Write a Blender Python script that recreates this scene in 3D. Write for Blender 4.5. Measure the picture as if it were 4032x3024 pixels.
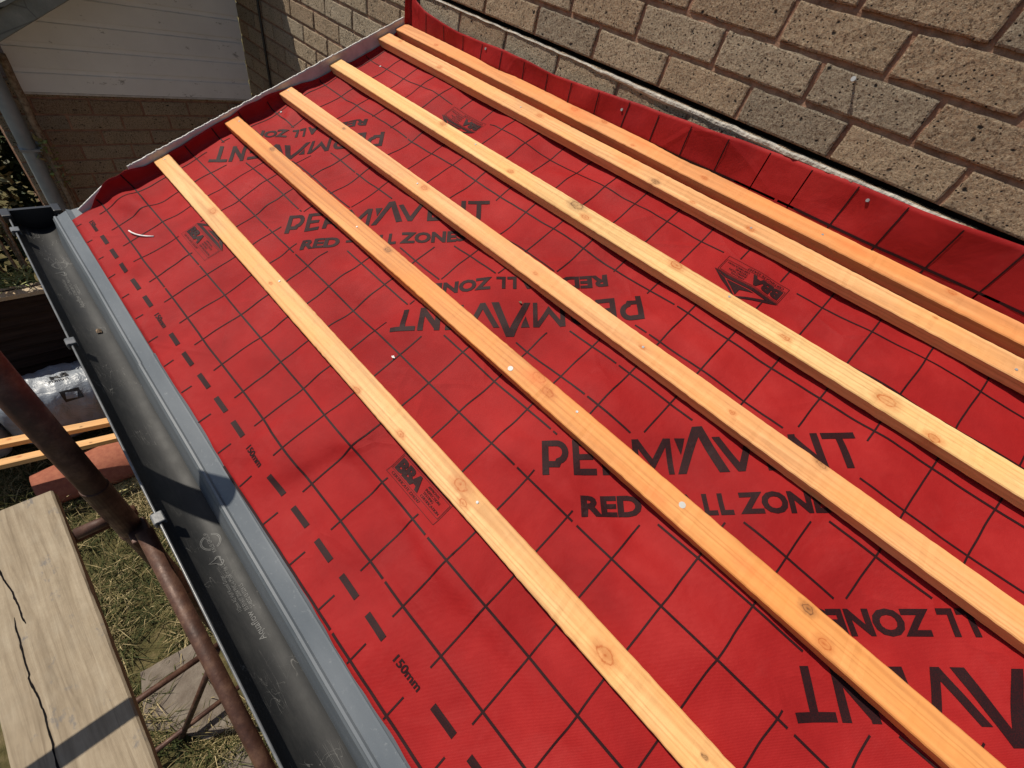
import bpy, bmesh, math, random
from mathutils import Vector, Matrix, noise
from math import sin, cos, pi, radians, sqrt, exp
C = bpy.context.scene.collection
for o in list(bpy.data.objects): bpy.data.objects.remove(o)
random.seed(7)
# ------------------------------------------------------------------ camera, sky, sun, exposure
# 1 design unit ("cell") = 0.1 m = one printed square of the membrane.  X along the eaves towards the camera, Y to the house, Z up
S = 0.1
TH = radians(26)
cs, sn = cos(TH), sin(TH)
cam = bpy.data.cameras.new('camera'); co = bpy.data.objects.new('camera', cam); C.objects.link(co)
right = Vector((0.6893, 0.6855, 0.2342)); look = Vector((-0.3794, 0.6171, -0.6893)).normalized()
right = (right - look*right.dot(look)).normalized(); up = right.cross(look)
m = Matrix((right, up, -look)).transposed().to_4x4(); m.translation = Vector((1.56269, -0.14071, 0.79853)); co.matrix_world = m
cam.sensor_width = 36; cam.lens = 14.627; cam.clip_start = 0.02; cam.clip_end = 500
sc = bpy.context.scene; sc.camera = co
SUN = Vector((-0.60, -0.335, 1.0)).normalized()
w = bpy.data.worlds.new('World'); sc.world = w; w.use_nodes = True
nt = w.node_tree; bg = nt.nodes['Background']; sky = nt.nodes.new('ShaderNodeTexSky')
sky.sky_type = 'NISHITA'; sky.sun_disc = False; sky.sun_elevation = math.asin(SUN.z); sky.sun_rotation = math.atan2(SUN.x, SUN.y)
nt.links.new(sky.outputs[0], bg.inputs[0]); bg.inputs[1].default_value = 0.078
sl = bpy.data.lights.new('sun', 'SUN'); sl.energy = 4.7; sl.angle = radians(0.5); sl.color = (1, 0.92, 0.79)
so = bpy.data.objects.new('sun', sl); C.objects.link(so); so.rotation_euler = SUN.to_track_quat('Z', 'Y').to_euler(); so.location = (0, 0, 8)
sc.view_settings.view_transform = 'Standard'; sc.view_settings.look = 'None'; sc.view_settings.exposure = 0.0; sc.view_settings.gamma = 1

# ------------------------------------------------------------------ helpers
def RF(u, v, n=0):                       # roof frame -> world (cells)
    return Vector((u, v*cs - n*sn, v*sn + n*cs))
def lerp(t, pts):
    if t <= pts[0][0]: return pts[0][1]
    for (a, b), (c, d) in zip(pts, pts[1:]):
        if t <= c: return b + (d-b)*(t-a)/(c-a)
    return pts[-1][1]
def nz(x, y=0, z=0): return noise.noise(Vector((x, y, z)))
class MB:
    def __init__(s): s.v = []; s.f = []; s.t = []
    def add(s, vs, fs, tint=0.5):
        k = len(s.v); s.v += [tuple(Vector(q)*S) for q in vs]; s.f += [tuple(i+k for i in f) for f in fs]; s.t += [tint]*len(vs)
    def box(s, a, b, tint=0.5):
        x0, y0, z0 = a; x1, y1, z1 = b
        s.add([(x0,y0,z0),(x1,y0,z0),(x1,y1,z0),(x0,y1,z0),(x0,y0,z1),(x1,y0,z1),(x1,y1,z1),(x0,y1,z1)],
              [(0,3,2,1),(4,5,6,7),(0,1,5,4),(1,2,6,5),(2,3,7,6),(3,0,4,7)], tint)
    def tube(s, pts, r, seg=16, tint=0.5, cap=True, r2=None):
        pts = [Vector(p_) for p_ in pts]; n = len(pts); vs = []; fs = []
        up_ = Vector((0, 0, 1))
        for i, p_ in enumerate(pts):
            d = (pts[min(i+1, n-1)] - pts[max(i-1, 0)]).normalized()
            a = d.cross(up_ if abs(d.z) < .95 else Vector((1, 0, 0))).normalized(); b = d.cross(a)
            rr = r if r2 is None else r + (r2-r)*i/(n-1)
            if callable(rr): rr = rr(i)
            for k in range(seg): vs.append(p_ + (a*cos(2*pi*k/seg) + b*sin(2*pi*k/seg))*rr)
        for i in range(n-1):
            for k in range(seg): fs.append((i*seg+k, i*seg+(k+1) % seg, (i+1)*seg+(k+1) % seg, (i+1)*seg+k))
        if cap: fs += [tuple(range(seg))[::-1], tuple((n-1)*seg+k for k in range(seg))]
        s.add(vs, fs, tint)
    def grid(s, fn, nu, nv, tint=0.5, closed=False):
        vs = [fn(i/nu, j/nv) for i in range(nu+1) for j in range(nv+1)]
        fs = [(i*(nv+1)+j, (i+1)*(nv+1)+j, (i+1)*(nv+1)+j+1, i*(nv+1)+j+1) for i in range(nu) for j in range(nv)]
        s.add(vs, fs, tint)
    def profile(s, prof, x0, x1, n=1, tint=0.5, close=True, f=None):   # extrude a (y,z) outline along X
        vs = []; L = len(prof)
        for i in range(n+1):
            x = x0 + (x1-x0)*i/n
            for y, z in prof: vs.append(f(x, y, z) if f else (x, y, z))
        fs = []
        for i in range(n):
            for k in range(L if close else L-1): fs.append((i*L+k, i*L+(k+1) % L, (i+1)*L+(k+1) % L, (i+1)*L+k))
        if close: fs += [tuple(range(L))[::-1], tuple(n*L+k for k in range(L))]
        s.add(vs, fs, tint)
    def build(s, name, mat, parent=None, smooth=False, bevel=0, recalc=True, **kw):
        me = bpy.data.meshes.new(name); me.from_pydata(s.v, [], s.f); me.update()
        at = me.attributes.new('tint', 'FLOAT', 'POINT'); at.data.foreach_set('value', s.t)
        if recalc:
            bm = bmesh.new(); bm.from_mesh(me); bmesh.ops.recalc_face_normals(bm, faces=bm.faces); bm.to_mesh(me); bm.free()
        return fin(name, me, mat, parent, smooth, bevel, **kw)
def fin(name, me, mat, parent=None, smooth=False, bevel=0, label=None, cat=None, group=None, kind=None):
    me.materials.append(mat)
    if smooth: me.polygons.foreach_set('use_smooth', [True]*len(me.polygons))
    o = bpy.data.objects.new(name, me); C.objects.link(o)
    if parent:
        o.parent = parent
    if bevel:
        b = o.modifiers.new('bevel', 'BEVEL'); b.width = bevel; b.segments = 2; b.limit_method = 'ANGLE'
    tag(o, label, cat, group, kind); return o
def tag(o, label=None, cat=None, group=None, kind=None):
    if label: o['label'] = label
    if cat: o['category'] = cat
    if group: o['group'] = group
    if kind: o['kind'] = kind
def empty(name, loc=(0, 0, 0), **kw):
    o = bpy.data.objects.new(name, None); C.objects.link(o); o.empty_display_size = .05
    o.location = Vector(loc)*S; tag(o, **kw); return o
def put(child, root):                    # keep world place when the root Empty is moved off the origin
    child.parent = root; child.matrix_parent_inverse = Matrix.Translation(-root.location)
    return child

# ------------------------------------------------------------------ materials
class NT:
    def __init__(s, name, rough=.7, metal=0, spec=.5):
        s.m = bpy.data.materials.new(name); s.m.use_nodes = True; s.t = s.m.node_tree; s.n = s.t.nodes; s.l = s.t.links
        s.b = s.n['Principled BSDF']; s.b.inputs['Roughness'].default_value = rough; s.b.inputs['Metallic'].default_value = metal
        s.b.inputs['Specular IOR Level'].default_value = spec
        tc = s.n.new('ShaderNodeTexCoord'); s.co = tc.outputs['Object']
    def _s(s, inp, v):
        if hasattr(v, 'node'): s.l.new(v, inp)
        elif isinstance(v, (tuple, list)) and len(v) == 3 and inp.type == 'RGBA': inp.default_value = (*v, 1)
        else: inp.default_value = v
    def map(s, scale=(1, 1, 1), loc=(0, 0, 0), rot=(0, 0, 0), vec=None):
        n = s.n.new('ShaderNodeMapping'); s.l.new(vec or s.co, n.inputs[0]); n.inputs['Scale'].default_value = scale; n.inputs['Location'].default_value = loc; n.inputs['Rotation'].default_value = rot
        return n.outputs[0]
    def noise(s, scale, vec=None, detail=4, rough=.55, dist=0):
        n = s.n.new('ShaderNodeTexNoise'); s.l.new(vec or s.co, n.inputs['Vector']); n.inputs['Scale'].default_value = scale
        n.inputs['Detail'].default_value = detail; n.inputs['Roughness'].default_value = rough; n.inputs['Distortion'].default_value = dist; return n.outputs[0]
    def voro(s, scale, vec=None, feat='F1', out='Distance', rnd=1):
        n = s.n.new('ShaderNodeTexVoronoi'); n.feature = feat; s.l.new(vec or s.co, n.inputs['Vector']); n.inputs['Scale'].default_value = scale; n.inputs['Randomness'].default_value = rnd; return n.outputs[out]
    def ramp(s, fac, stops):
        n = s.n.new('ShaderNodeValToRGB'); s._s(n.inputs[0], fac); cr = n.color_ramp
        while len(cr.elements) < len(stops): cr.elements.new(.5)
        for e, (p_, c) in zip(cr.elements, stops): e.position = p_; e.color = (*c, 1) if isinstance(c, (tuple, list)) else (c, c, c, 1)
        return n.outputs[0]
    def mix(s, fac, a, b, mode='MIX'):
        n = s.n.new('ShaderNodeMix'); n.data_type = 'RGBA'; n.blend_type = mode
        s._s(n.inputs[0], fac); s._s(n.inputs[6], a); s._s(n.inputs[7], b); return n.outputs[2]
    def math(s, op, a, b=0, c=0):
        n = s.n.new('ShaderNodeMath'); n.operation = op; s._s(n.inputs[0], a); s._s(n.inputs[1], b)
        if op in ('MULTIPLY_ADD',): s._s(n.inputs[2], c)
        return n.outputs[0]
    def sep(s, vec=None):
        n = s.n.new('ShaderNodeSeparateXYZ'); s.l.new(vec or s.co, n.inputs[0]); return n.outputs
    def attr(s, name='tint'):
        n = s.n.new('ShaderNodeAttribute'); n.attribute_name = name; return n.outputs['Fac']
    def bump(s, h, strength=.5, dist=.002, nrm=None):
        n = s.n.new('ShaderNodeBump'); s._s(n.inputs['Height'], h); n.inputs['Strength'].default_value = strength; n.inputs['Distance'].default_value = dist
        if nrm: s.l.new(nrm, n.inputs['Normal'])
        return n.outputs[0]
    def done(s, col, nrm=None, rough=None):
        s._s(s.b.inputs['Base Color'], col)
        if nrm: s.l.new(nrm, s.b.inputs['Normal'])
        if rough is not None: s._s(s.b.inputs['Roughness'], rough)
        return s.m

def m_membrane():
    k = NT('red_membrane', .55, spec=.12)
    a = k.ramp(k.noise(5, detail=5, rough=.6), [(.3, (.23, .0095, .0095)), (.55, (.315, .0145, .0135)), (.8, (.40, .028, .025))])
    dust = k.ramp(k.noise(14, k.map((1, .5, 1)), 6, .7), [(.56, 0), (.78, .14)])
    col = k.mix(dust, a, (.50, .085, .08))
    foot = k.ramp(k.noise(3.2, detail=7, rough=.75, dist=.8), [(.57, 0), (.72, .22)])
    col = k.mix(foot, col, (.42, .06, .055))
    col = k.mix(k.ramp(k.noise(900, detail=1), [(.35, .0), (.7, .28)]), col, (.30, .008, .014))
    x = k.sep(); w1 = k.math('SINE', k.math('MULTIPLY', x[0], 2*pi/.0024)); w2 = k.math('SINE', k.math('MULTIPLY', x[1], 2*pi/.0021))
    wv = k.math('MULTIPLY', w1, w2)
    col = k.mix(k.ramp(wv, [(.1, .0), (.9, .30)]), col, (.20, .004, .008))
    n1 = k.bump(wv, .4, .0004); cr = k.ramp(k.voro(4.5, k.map((1, 1.6, 1), rot=(0, 0, .5)), 'DISTANCE_TO_EDGE'), [(0, 1), (.05, 0)])
    gate = k.ramp(k.noise(3, detail=2), [(.45, 0), (.6, 1)])
    n1 = k.bump(k.math('MULTIPLY', cr, gate), .5, .002, n1)
    n1 = k.bump(k.noise(6, k.map((1, 1.8, 1), rot=(0, 0, .7)), 3, .4, .3), .45, .014, n1)
    n2 = k.bump(k.noise(40, detail=6, rough=.6), .4, .003, n1)
    return k.done(col, n2, k.ramp(k.noise(7), [(.3, .50), (.7, .68)]))
def m_ink():
    k = NT('printed_ink', .6, spec=.15)
    c = k.mix(k.ramp(k.noise(700, detail=1), [(.4, 0), (.65, .8)]), (.014, .005, .006), (.038, .005, .006))
    return k.done(c, k.bump(k.noise(600, detail=1), .3, .0003))
def m_wood(name, c0, c1, knots=(), seed=0, gray=0, stain=()):
    k = NT(name, .62, spec=.3)
    g = k.map((1.6, 42, 42), (seed*3.1, seed*1.7, seed))
    n = k.noise(1.0, g, 6, .6, .6)
    rings = k.math('SINE', k.math('MULTIPLY', k.noise(1.0, k.map((.35, 15, 15), (seed, seed*2, 0)), 2, .4, .3), 85))
    col = k.ramp(n, [(.30, c0), (.68, c1)])
    col = k.mix(k.ramp(rings, [(.0, 0), (1, .42)]), col, tuple(q*.66 for q in c0))
    col = k.mix(k.ramp(k.noise(9, k.map((.5, 1, 1), (seed, 0, 0)), 3), [(.42, 0), (.68, .6)]), col, (c1[0]*1.0, c1[1]*.80, c1[2]*.55))
    col = k.mix(k.ramp(k.noise(260, k.map((.16, 1, 1)), 3), [(.56, 0), (.75, .35)]), col, (.42, .17, .06))
    x = k.sep()
    for (kx, ky, r, dark) in knots:
        dx = k.math('MULTIPLY', k.math('SUBTRACT', x[0], kx*S), .62); dy = k.math('SUBTRACT', x[1], ky*S)
        d = k.math('SQRT', k.math('ADD', k.math('MULTIPLY', dx, dx), k.math('MULTIPLY', dy, dy)))
        d = k.math('ADD', d, k.math('MULTIPLY', k.math('SUBTRACT', k.noise(110, detail=3), .5), .0075))
        q = r*S
        ring = k.math('MULTIPLY', k.ramp(k.math('DIVIDE', d, q*2.4), [(0, .95), (.12, .6), (.32, .5), (.41, .95), (.5, .45), (.75, .22), (1, 0)]), k.ramp(k.noise(90), [(.3, .6), (.55, 1)]))
        kc = (.11, .04, .015) if dark else (.42, .10, .018)
        col = k.mix(ring, col, kc)
    for (kx, ky, rx, ry) in stain:
        dx = k.math('DIVIDE', k.math('SUBTRACT', x[0], kx*S), rx*S); dy = k.math('DIVIDE', k.math('SUBTRACT', x[1], ky*S), ry*S)
        d = k.math('SQRT', k.math('ADD', k.math('MULTIPLY', dx, dx), k.math('MULTIPLY', dy, dy)))
        col = k.mix(k.ramp(k.math('ADD', d, k.math('MULTIPLY', k.noise(40), .5)), [(.3, .55), (1.1, 0)]), col, (.72, .20, .06))
    nb = k.bump(n, .45, .0008); nb = k.bump(k.noise(220, k.map((.25, 1, 1)), 3), .5, .0006, nb)
    return k.done(col, nb)
def m_brick():
    k = NT('tan_brick', .92, spec=.2)
    t = k.attr()
    col = k.ramp(t, [(0, (.40, .24, .145)), (.3, (.56, .375, .235)), (.6, (.65, .475, .315)), (.9, (.58, .465, .34)), (1, (.29, .24, .19))])
    col = k.mix(k.ramp(k.noise(11, detail=5), [(.35, 0), (.7, .5)]), col, (.30, .215, .14))
    col = k.mix(k.ramp(k.noise(200, detail=4, rough=.8), [(.35, .0), (.62, .6)]), col, (.66, .56, .41))
    col = k.mix(k.ramp(k.noise(220, detail=3, rough=.75), [(.52, 0), (.63, .8)]), col, (.13, .08, .05))
    vd = k.mix(.12, k.map((1, 1, 1.2)), k.t.nodes.new('ShaderNodeTexNoise').outputs['Color']); v = k.math('MINIMUM', k.voro(44, vd), k.math('MULTIPLY', k.voro(95, k.map((1, 1, 1.3), (5, 2, 1))), .8))
    msk = k.ramp(k.noise(22, detail=2), [(.36, 0), (.52, 1)])
    pit = k.math('MULTIPLY', k.ramp(v, [(.11, 1), (.19, 0)]), msk)
    col = k.mix(pit, col, (.022, .018, .018))
    n = k.bump(k.noise(150, detail=5, rough=.8), 1.0, .018); n = k.bump(k.noise(80, detail=3), .6, .006, n); n = k.bump(k.math('MULTIPLY', pit, -1), .8, .004, n); n = k.bump(k.noise(24, detail=3), .5, .004, n)
    return k.done(col, n)
def m_mortar():
    k = NT('pink_mortar', .95, spec=.15)
    col = k.ramp(k.noise(30, detail=6, rough=.7), [(.3, (.20, .105, .07)), (.6, (.40, .235, .16)), (.85, (.54, .37, .25))])
    return k.done(col, k.bump(k.noise(120, detail=5, rough=.7), 1, .006))
def m_plain(name, c0, c1, rough=.6, metal=0, scale=20, bump=.2, bd=.002, spec=.5, bscale=90):
    k = NT(name, rough, metal, spec)
    return k.done(k.ramp(k.noise(scale, detail=5), [(.35, c0), (.65, c1)]), k.bump(k.noise(bscale, detail=4), bump, bd))
def m_gutter():
    k = NT('anthracite_plastic', .5, spec=.32)
    col = k.ramp(k.noise(8, k.map((.5, 2, 2)), 5), [(.3, (.012, .013, .014)), (.7, (.023, .023, .023))])
    def scr(sc_, mp, wd, lv):
        n = k.math('ABSOLUTE', k.math('SUBTRACT', k.noise(sc_, k.map(*mp), 2, .4, .6), .5)); return k.ramp(n, [(0, lv), (wd, 0)])
    m = k.math('MAXIMUM', scr(7, ((.8, 4, 4),), .004, .5), k.math('MAXIMUM', scr(11, ((.5, 7, 7), (3, 1, 0), (0, 0, .2)), .004, .45), scr(18, ((1.6, 2.4, 2), (1, 5, 0), (0, 0, -.5)), .003, .35)))
    gate = k.ramp(k.noise(14, detail=3), [(.50, 0), (.62, 1)])
    col = k.mix(k.math('MULTIPLY', m, gate), col, (.34, .33, .31))
    col = k.mix(k.ramp(k.noise(24, k.map((.25, 1, 1)), 7, .75), [(.48, 0), (.8, .3)]), col, (.095, .092, .085))
    return k.done(col, k.bump(k.noise(60, k.map((.2, 1, 1)), 4), .2, .001), k.ramp(k.noise(20), [(.3, .52), (.7, .62)]))
def m_tray():
    k = NT('blue_grey_plastic', .45, spec=.5)
    col = k.ramp(k.noise(14, k.map((.4, 1, 1)), 5), [(.3, (.085, .10, .115)), (.7, (.13, .145, .16))])
    col = k.mix(k.ramp(k.noise(120, detail=4, rough=.7), [(.6, 0), (.75, .3)]), col, (.35, .36, .36))
    return k.done(col, k.bump(k.noise(50), .15, .001))
def m_rust():
    k = NT('red_oxide_steel', .55, .15, .4)
    col = k.ramp(k.noise(16, detail=7, rough=.7), [(.3, (.036, .017, .013)), (.5, (.075, .034, .023)), (.68, (.15, .080, .052))])
    col = k.mix(k.ramp(k.noise(160, detail=4, rough=.7), [(.6, 0), (.72, .7)]), col, (.045, .02, .014))
    return k.done(col, k.bump(k.noise(130, detail=5), .4, .0015), k.ramp(k.noise(30), [(.3, .42), (.7, .7)]))
def m_plank():
    k = NT('weathered_scaffold_board', .85, spec=.2)
    n = k.noise(1, k.map((3, 60, 60)), 6, .65, .8)
    col = k.ramp(n, [(.28, (.20, .155, .105)), (.5, (.33, .265, .185)), (.75, (.44, .365, .265))])
    saw = k.math('SINE', k.math('MULTIPLY', k.sep()[0], 2*pi/.0035))
    col = k.mix(k.ramp(saw, [(0, 0), (1, .25)]), col, (.16, .115, .075))
    col = k.mix(k.ramp(k.noise(30, detail=7, rough=.75), [(.42, .0), (.75, .4)]), col, (.19, .15, .105))
    col = k.mix(k.ramp(k.noise(13, k.map((1, 2, 1)), 4), [(.50, 0), (.75, .25)]), col, (.40, .35, .27))
    col = k.mix(k.ramp(k.noise(11, k.map((1, 1.6, 1), (4, 2, 0)), 6, .7), [(.6, 0), (.68, .7)]), col, (.15, .145, .145))
    nb = k.bump(saw, .25, .0004); nb = k.bump(n, .5, .0015, nb)
    return k.done(col, k.bump(k.noise(150, detail=4), .5, .001, nb))
def m_clad():
    k = NT('aged_white_cladding', .5, spec=.4)
    col = k.ramp(k.noise(4, detail=6, rough=.6), [(.3, (.74, .74, .72)), (.7, (.85, .85, .83))])
    col = k.mix(k.ramp(k.noise(26, k.map((1, .5, 1)), 7, .75), [(.61, 0), (.68, .8)]), col, (.22, .21, .19))
    return k.done(col, k.bump(k.noise(50), .15, .001))
def m_sheet():
    k = NT('grey_roof_felt', .85)
    col = k.ramp(k.noise(7, detail=7, rough=.65), [(.3, (.13, .14, .12)), (.6, (.23, .24, .21)), (.8, (.34, .34, .29))])
    cr = k.ramp(k.voro(4, None, 'DISTANCE_TO_EDGE'), [(0, .6), (.012, 0)])
    return k.done(k.mix(cr, col, (.05, .05, .045)), k.bump(k.noise(60, detail=6), .6, .004))
def m_leaf(name, a, b):
    k = NT(name, .6, spec=.3)
    return k.done(k.ramp(k.attr(), [(0, a), (1, b)]), None)
def m_ground():
    k = NT('dry_lawn_soil', .95, spec=.1)
    col = k.ramp(k.noise(9, detail=8, rough=.7), [(.3, (.05, .045, .02)), (.5, (.11, .095, .04)), (.7, (.22, .17, .09))])
    return k.done(col, k.bump(k.noise(40, detail=8, rough=.7), 1, .02))
def m_stone():
    k = NT('paving_sandstone', .9, spec=.2)
    col = k.ramp(k.noise(12, detail=7, rough=.65), [(.3, (.12, .095, .075)), (.6, (.19, .16, .13)), (.8, (.25, .22, .18))])
    return k.done(col, k.bump(k.noise(45, detail=7, rough=.7), .9, .006))
def m_fence():
    k = NT('dark_stained_fence_wood', .85, spec=.2)
    col = k.ramp(k.noise(1, k.map((8, 4, 70)), 6), [(.3, (.022, .012, .008)), (.7, (.055, .032, .022))])
    return k.done(col, k.bump(k.noise(1, k.map((8, 6, 120)), 5), .6, .002))
def m_bag():
    k = NT('white_polythene', .35, spec=.5)
    return k.done(k.ramp(k.noise(6), [(.3, (.20, .225, .26)), (.7, (.30, .33, .37))]), k.bump(k.noise(9, detail=5, dist=1.5), .8, .02))

M = dict(mem=m_membrane(), ink=m_ink(), brick=m_brick(), mortar=m_mortar(), ledge=m_plain('pale_grey_mortar', (.34, .31, .27), (.52, .48, .42), .95, 0, 40, 1, .006, .1, 120), gutter=m_gutter(), tray=m_tray(), rust=m_rust(), plank=m_plank(), clad=m_clad(),
         sheet=m_sheet(), ground=m_ground(), stone=m_stone(), fence=m_fence(), bag=m_bag(),
         steel=m_plain('galvanised_nail', (.30, .31, .32), (.42, .42, .42), .5, .4, 300),
         pvc=m_plain('white_plastic_board', (.46, .45, .42), (.62, .60, .57), .5, 0, 25),
         pipe=m_plain('grey_pipe_plastic', (.20, .22, .23), (.28, .30, .31), .4, 0, 12, .1),
         black=m_plain('black_plastic', (.012, .012, .013), (.02, .02, .021), .35, 0, 12, .1),
         clip=m_plain('grey_plastic_clip', (.09, .095, .10), (.16, .165, .17), .3, 0, 40, .1),
         dark=m_plain('dark_void', (.006, .005, .005), (.012, .01, .01), .95, spec=.1),
         terra=m_plain('terracotta_clay', (.26, .075, .042), (.33, .11, .06), .85, 0, 40, .4),
         yel=m_plain('pale_straw_board', (.42, .38, .16), (.52, .47, .22), .9, 0, 30, .4),
         soil=m_plain('dry_bark', (.16, .095, .055), (.34, .25, .17), .9, 0, 60, 1, .006),
         etch=m_plain('pale_moulded_lettering', (.10, .10, .098), (.15, .15, .145), .6, 0, 200, .0),
         scrap=m_plain('white_card_scrap', (.75, .7, .68), (.85, .82, .8), .6, 0, 100, .2),
         bagink=m_plain('black_bag_print', (.01, .01, .012), (.02, .02, .022), .4, 0, 30, .1),
         oldwood=m_wood('pale_rail_wood', (.42, .33, .22), (.55, .45, .32), seed=9))

# ------------------------------------------------------------------ roof surface
VB = [1.9587, 4.4545, 6.5457, 8.6457, 10.8176, 11.6253]; BW, BT = .505, .27; PSI = .0175; ASP = 1.0126
VW, UG = 12.08, -1.40
TOP = [(-1.8, 7.6), (-1.45, 7.3), (-1.2, 6.7), (-.95, 6.33), (-.35, 6.17), (.6, 6.06), (1.6, 6.0), (2.6, 6.03), (3.9, 6.09), (6, 6.04), (7.7, 6.15), (9.3, 6.245), (12, 6.41), (14.2, 6.5), (16, 6.55), (17.7, 6.65), (26, 6.9)]
def toplen(u): return lerp(u, TOP) - VW*sn + .02*nz(u*.9, 5)
GAB = [(-1, 0.0), (-.35, 0.02), (.0, .22), (.7, .40), (1.15, .46), (1.7, .33), (3, .34), (4.5, .36), (5.6, .46), (6.3, .40), (6.9, .30), (7.6, .14), (9, .12), (11, .10), (12.2, .3)]
def gablen(v): return lerp(v, GAB) + .02*nz(v*2, 9)
def inmem(u, v):
    if v < -.95 or u > 25: return False
    if u < UG and UG-u > gablen(v): return False
    if v > VW and v-VW > toplen(u): return False
    return True
CR = [(11.6, 1.25, .02, .07, .22), (13.6, 1.22, -.03, .085, .24), (15.6, 1.2, .03, .07, .22), (17.6, 1.1, 0, .06, .25), (13.4, 3.55, .05, .07, .25), (15.4, 3.6, .0, .085, .28), (17.6, 3.5, -.05, .08, .28), (19.6, 3.4, 0, .06, .3),
      (12.0, 5.7, .05, .05, .3), (14.5, 5.6, -.04, .07, .3), (8.6, 1.4, .5, .06, .3), (10.2, .2, 1.3, .09, .35), (12.9, -.2, 1.2, -.08, .4), (14.2, 7.7, .0, .06, .3), (16.6, 7.6, .1, .06, .3), (6.0, 3.4, .25, .05, .3), (3.1, 3.6, .3, .05, .25), (9.2, 3.4, 1.0, .07, .3),
      (-1.0, 6.9, 2.2, .10, .25), (.6, 8.0, .8, .05, .3), (-.6, .7, .25, .12, .3), (2.3, -.1, 1.15, .05, .35), (9.8, .2, 1.0, .07, .5), (12.2, .5, .9, -.10, .6), (10.8, 1.3, .75, .05, .4),
      (13.2, 3.2, .8, .05, .3), (16.5, 3.6, .7, .04, .3), (15.2, .2, .6, .06, .5), (11.2, 5.5, .9, .03, .25), (7.2, 3.3, .5, .04, .35), (4.0, 5.3, .9, .03, .2), (5.4, 9.7, 1.3, .03, .2), (17.6, 9.9, 1.0, .05, .4), (9.0, 10.0, .4, .04, .3)]
def hh(u, v):
    mk = 1
    for vb in VB:
        d = max(vb-.05-v, v-(vb+BW+.05), 0); t = min(d/.55, 1); mk *= t*t*(3-2*t)
    mw = max(0, min(1, (VW-v)/.3))
    sag = -.015-.105*sin(pi*(u+1.45)/3.82)**2
    h = sag + .10*nz(u*.55, v*.6, 3) + .042*nz(u*1.3, v*1.2, 7) + .010*nz(u*3.5, v*3.0, 1)
    for (cu, cv, ang, a, wd) in CR:
        du, dv = u-cu, v-cv; al = du*cos(ang)+dv*sin(ang); ac = -du*sin(ang)+dv*cos(ang)
        h += a*exp(-(ac/wd)**2)*exp(-(al/1.6)**2)
    edge = min(1, max(0, (v+.84)/.7)); edge = .22+.78*edge
    if h > .06: h = .06 + (h-.06)*.4
    if v < 1.2: h = h if h > -.035 else -.035+(h+.035)*(.3+.7*max(0, min(1, (v-.5)/.7)))
    return (h*mk if h > 0 else h*(.72+.28*mk))*mw*edge + .012*(v < -.2)*nz(u*2.2, v*2)
def surf(u, v, off=0.0):
    uc = max(u, UG); n = hh(uc, min(v, VW)) + off
    dy = dz = 0
    if v > VW:
        t = v-VW; e = min(1, t/.25)
        n = off*cs; bul = (.13*nz(u*.42, t*.6, 4)+.035*nz(u*1.1, t*1.6, 8)+.05)*e + off
        tl = max(.2, toplen(u)); bul *= 1 + .6*(t/tl)
        base = RF(uc, VW, 0); P = Vector((uc, base.y - max(.01, bul), base.z + t))
    else: P = RF(uc, v, n)
    if u < UG:
        t = UG-u; P = P + Vector((-.06*t-.05*min(1, t/.1)*(.4*nz(v*1.2, t)+.5), -sn*t*.98, cs*t*.98)) if v <= VW else P + Vector((-.1*t, -.5*t, .2*t))
        if off: P.x += off
    return P
def mem_mesh():
    us = [None]*6 + [-1.32 + .1*i for i in range(262)]; vs = [-.95 + .1*j for j in range(130)] + [None]*14
    mb = MB(); rows = []
    pts = []
    for i in range(len(us)):
        for j in range(len(vs)):
            v = vs[j] if vs[j] is not None else None
            if v is None:
                k = (j-129)/14; uu = us[i] if us[i] is not None else UG-.1; v = 11.95 + (VW+toplen(uu)-11.95)*k
            u = us[i]
            if u is None:
                k = (6-i)/6; L = gablen(v if v < VW else 12.2); u = -1.32 - (L+.08)*k
            pts.append(surf(u, v))
    nv = len(vs); fs = [(i*nv+j, (i+1)*nv+j, (i+1)*nv+j+1, i*nv+j+1) for i in range(len(us)-1) for j in range(nv-1)]
    mb.add(pts, fs)
    return mb
def pc(a, b):                            # print coordinates -> roof coordinates
    b = b*ASP; return (cos(PSI)*a - sin(PSI)*b, sin(PSI)*a + cos(PSI)*b)
OFF = .010
membrane = mem_mesh().build('roofing_membrane', M['mem'], smooth=True, recalc=False,
    label='red woven roofing underlay sheet with black printed grid under the battens', cat='roofing membrane')
sol = membrane.modifiers.new('thickness', 'SOLIDIFY'); sol.thickness = .0007; sol.offset = -1

# ---- printing
UP = [(-5.58, 3.22), (4.30, 3.20), (14.18, 3.22), (24.06, 3.22)]; DN = [(3.02, 7.71), (12.93, 7.73), (22.81, 7.69)]
R2 = sqrt(.5)
def frames():
    for P0 in UP: yield P0, (R2, R2), (-R2, R2)
    for P0 in DN: yield P0, (-R2, -R2), (R2, -R2)
BB = [((1.98, 1.18), 1), ((11.85, 1.20), 1), ((21.75, 1.2), 1), ((5.30, 9.98), -1), ((15.26, 9.98), -1), ((25.2, 9.98), -1)]
def knocked(a, b):
    for (pa, pb), d, q in frames():
        x = (a-pa)*d[0]+(b-pb)*d[1]; y = (a-pa)*q[0]+(b-pb)*q[1]
        if -.15 < x < 5.88 and -.15 < y < .80: return True
        if 2.5 < x < 3.4 and 0 < y < 1.0: return True
        if .52 < x < 5.28 and -.86 < y < -.1: return True
    for (pa, pb), s_ in BB:
        x = (a-pa)*s_; y = (b-pb)*s_
        if -.12 < x < 1.62 and -.05 < y < .60: return True
        if .3 < x < 1.3 and .5 < y < .95: return True
    return False
grid_mb = MB()
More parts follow.
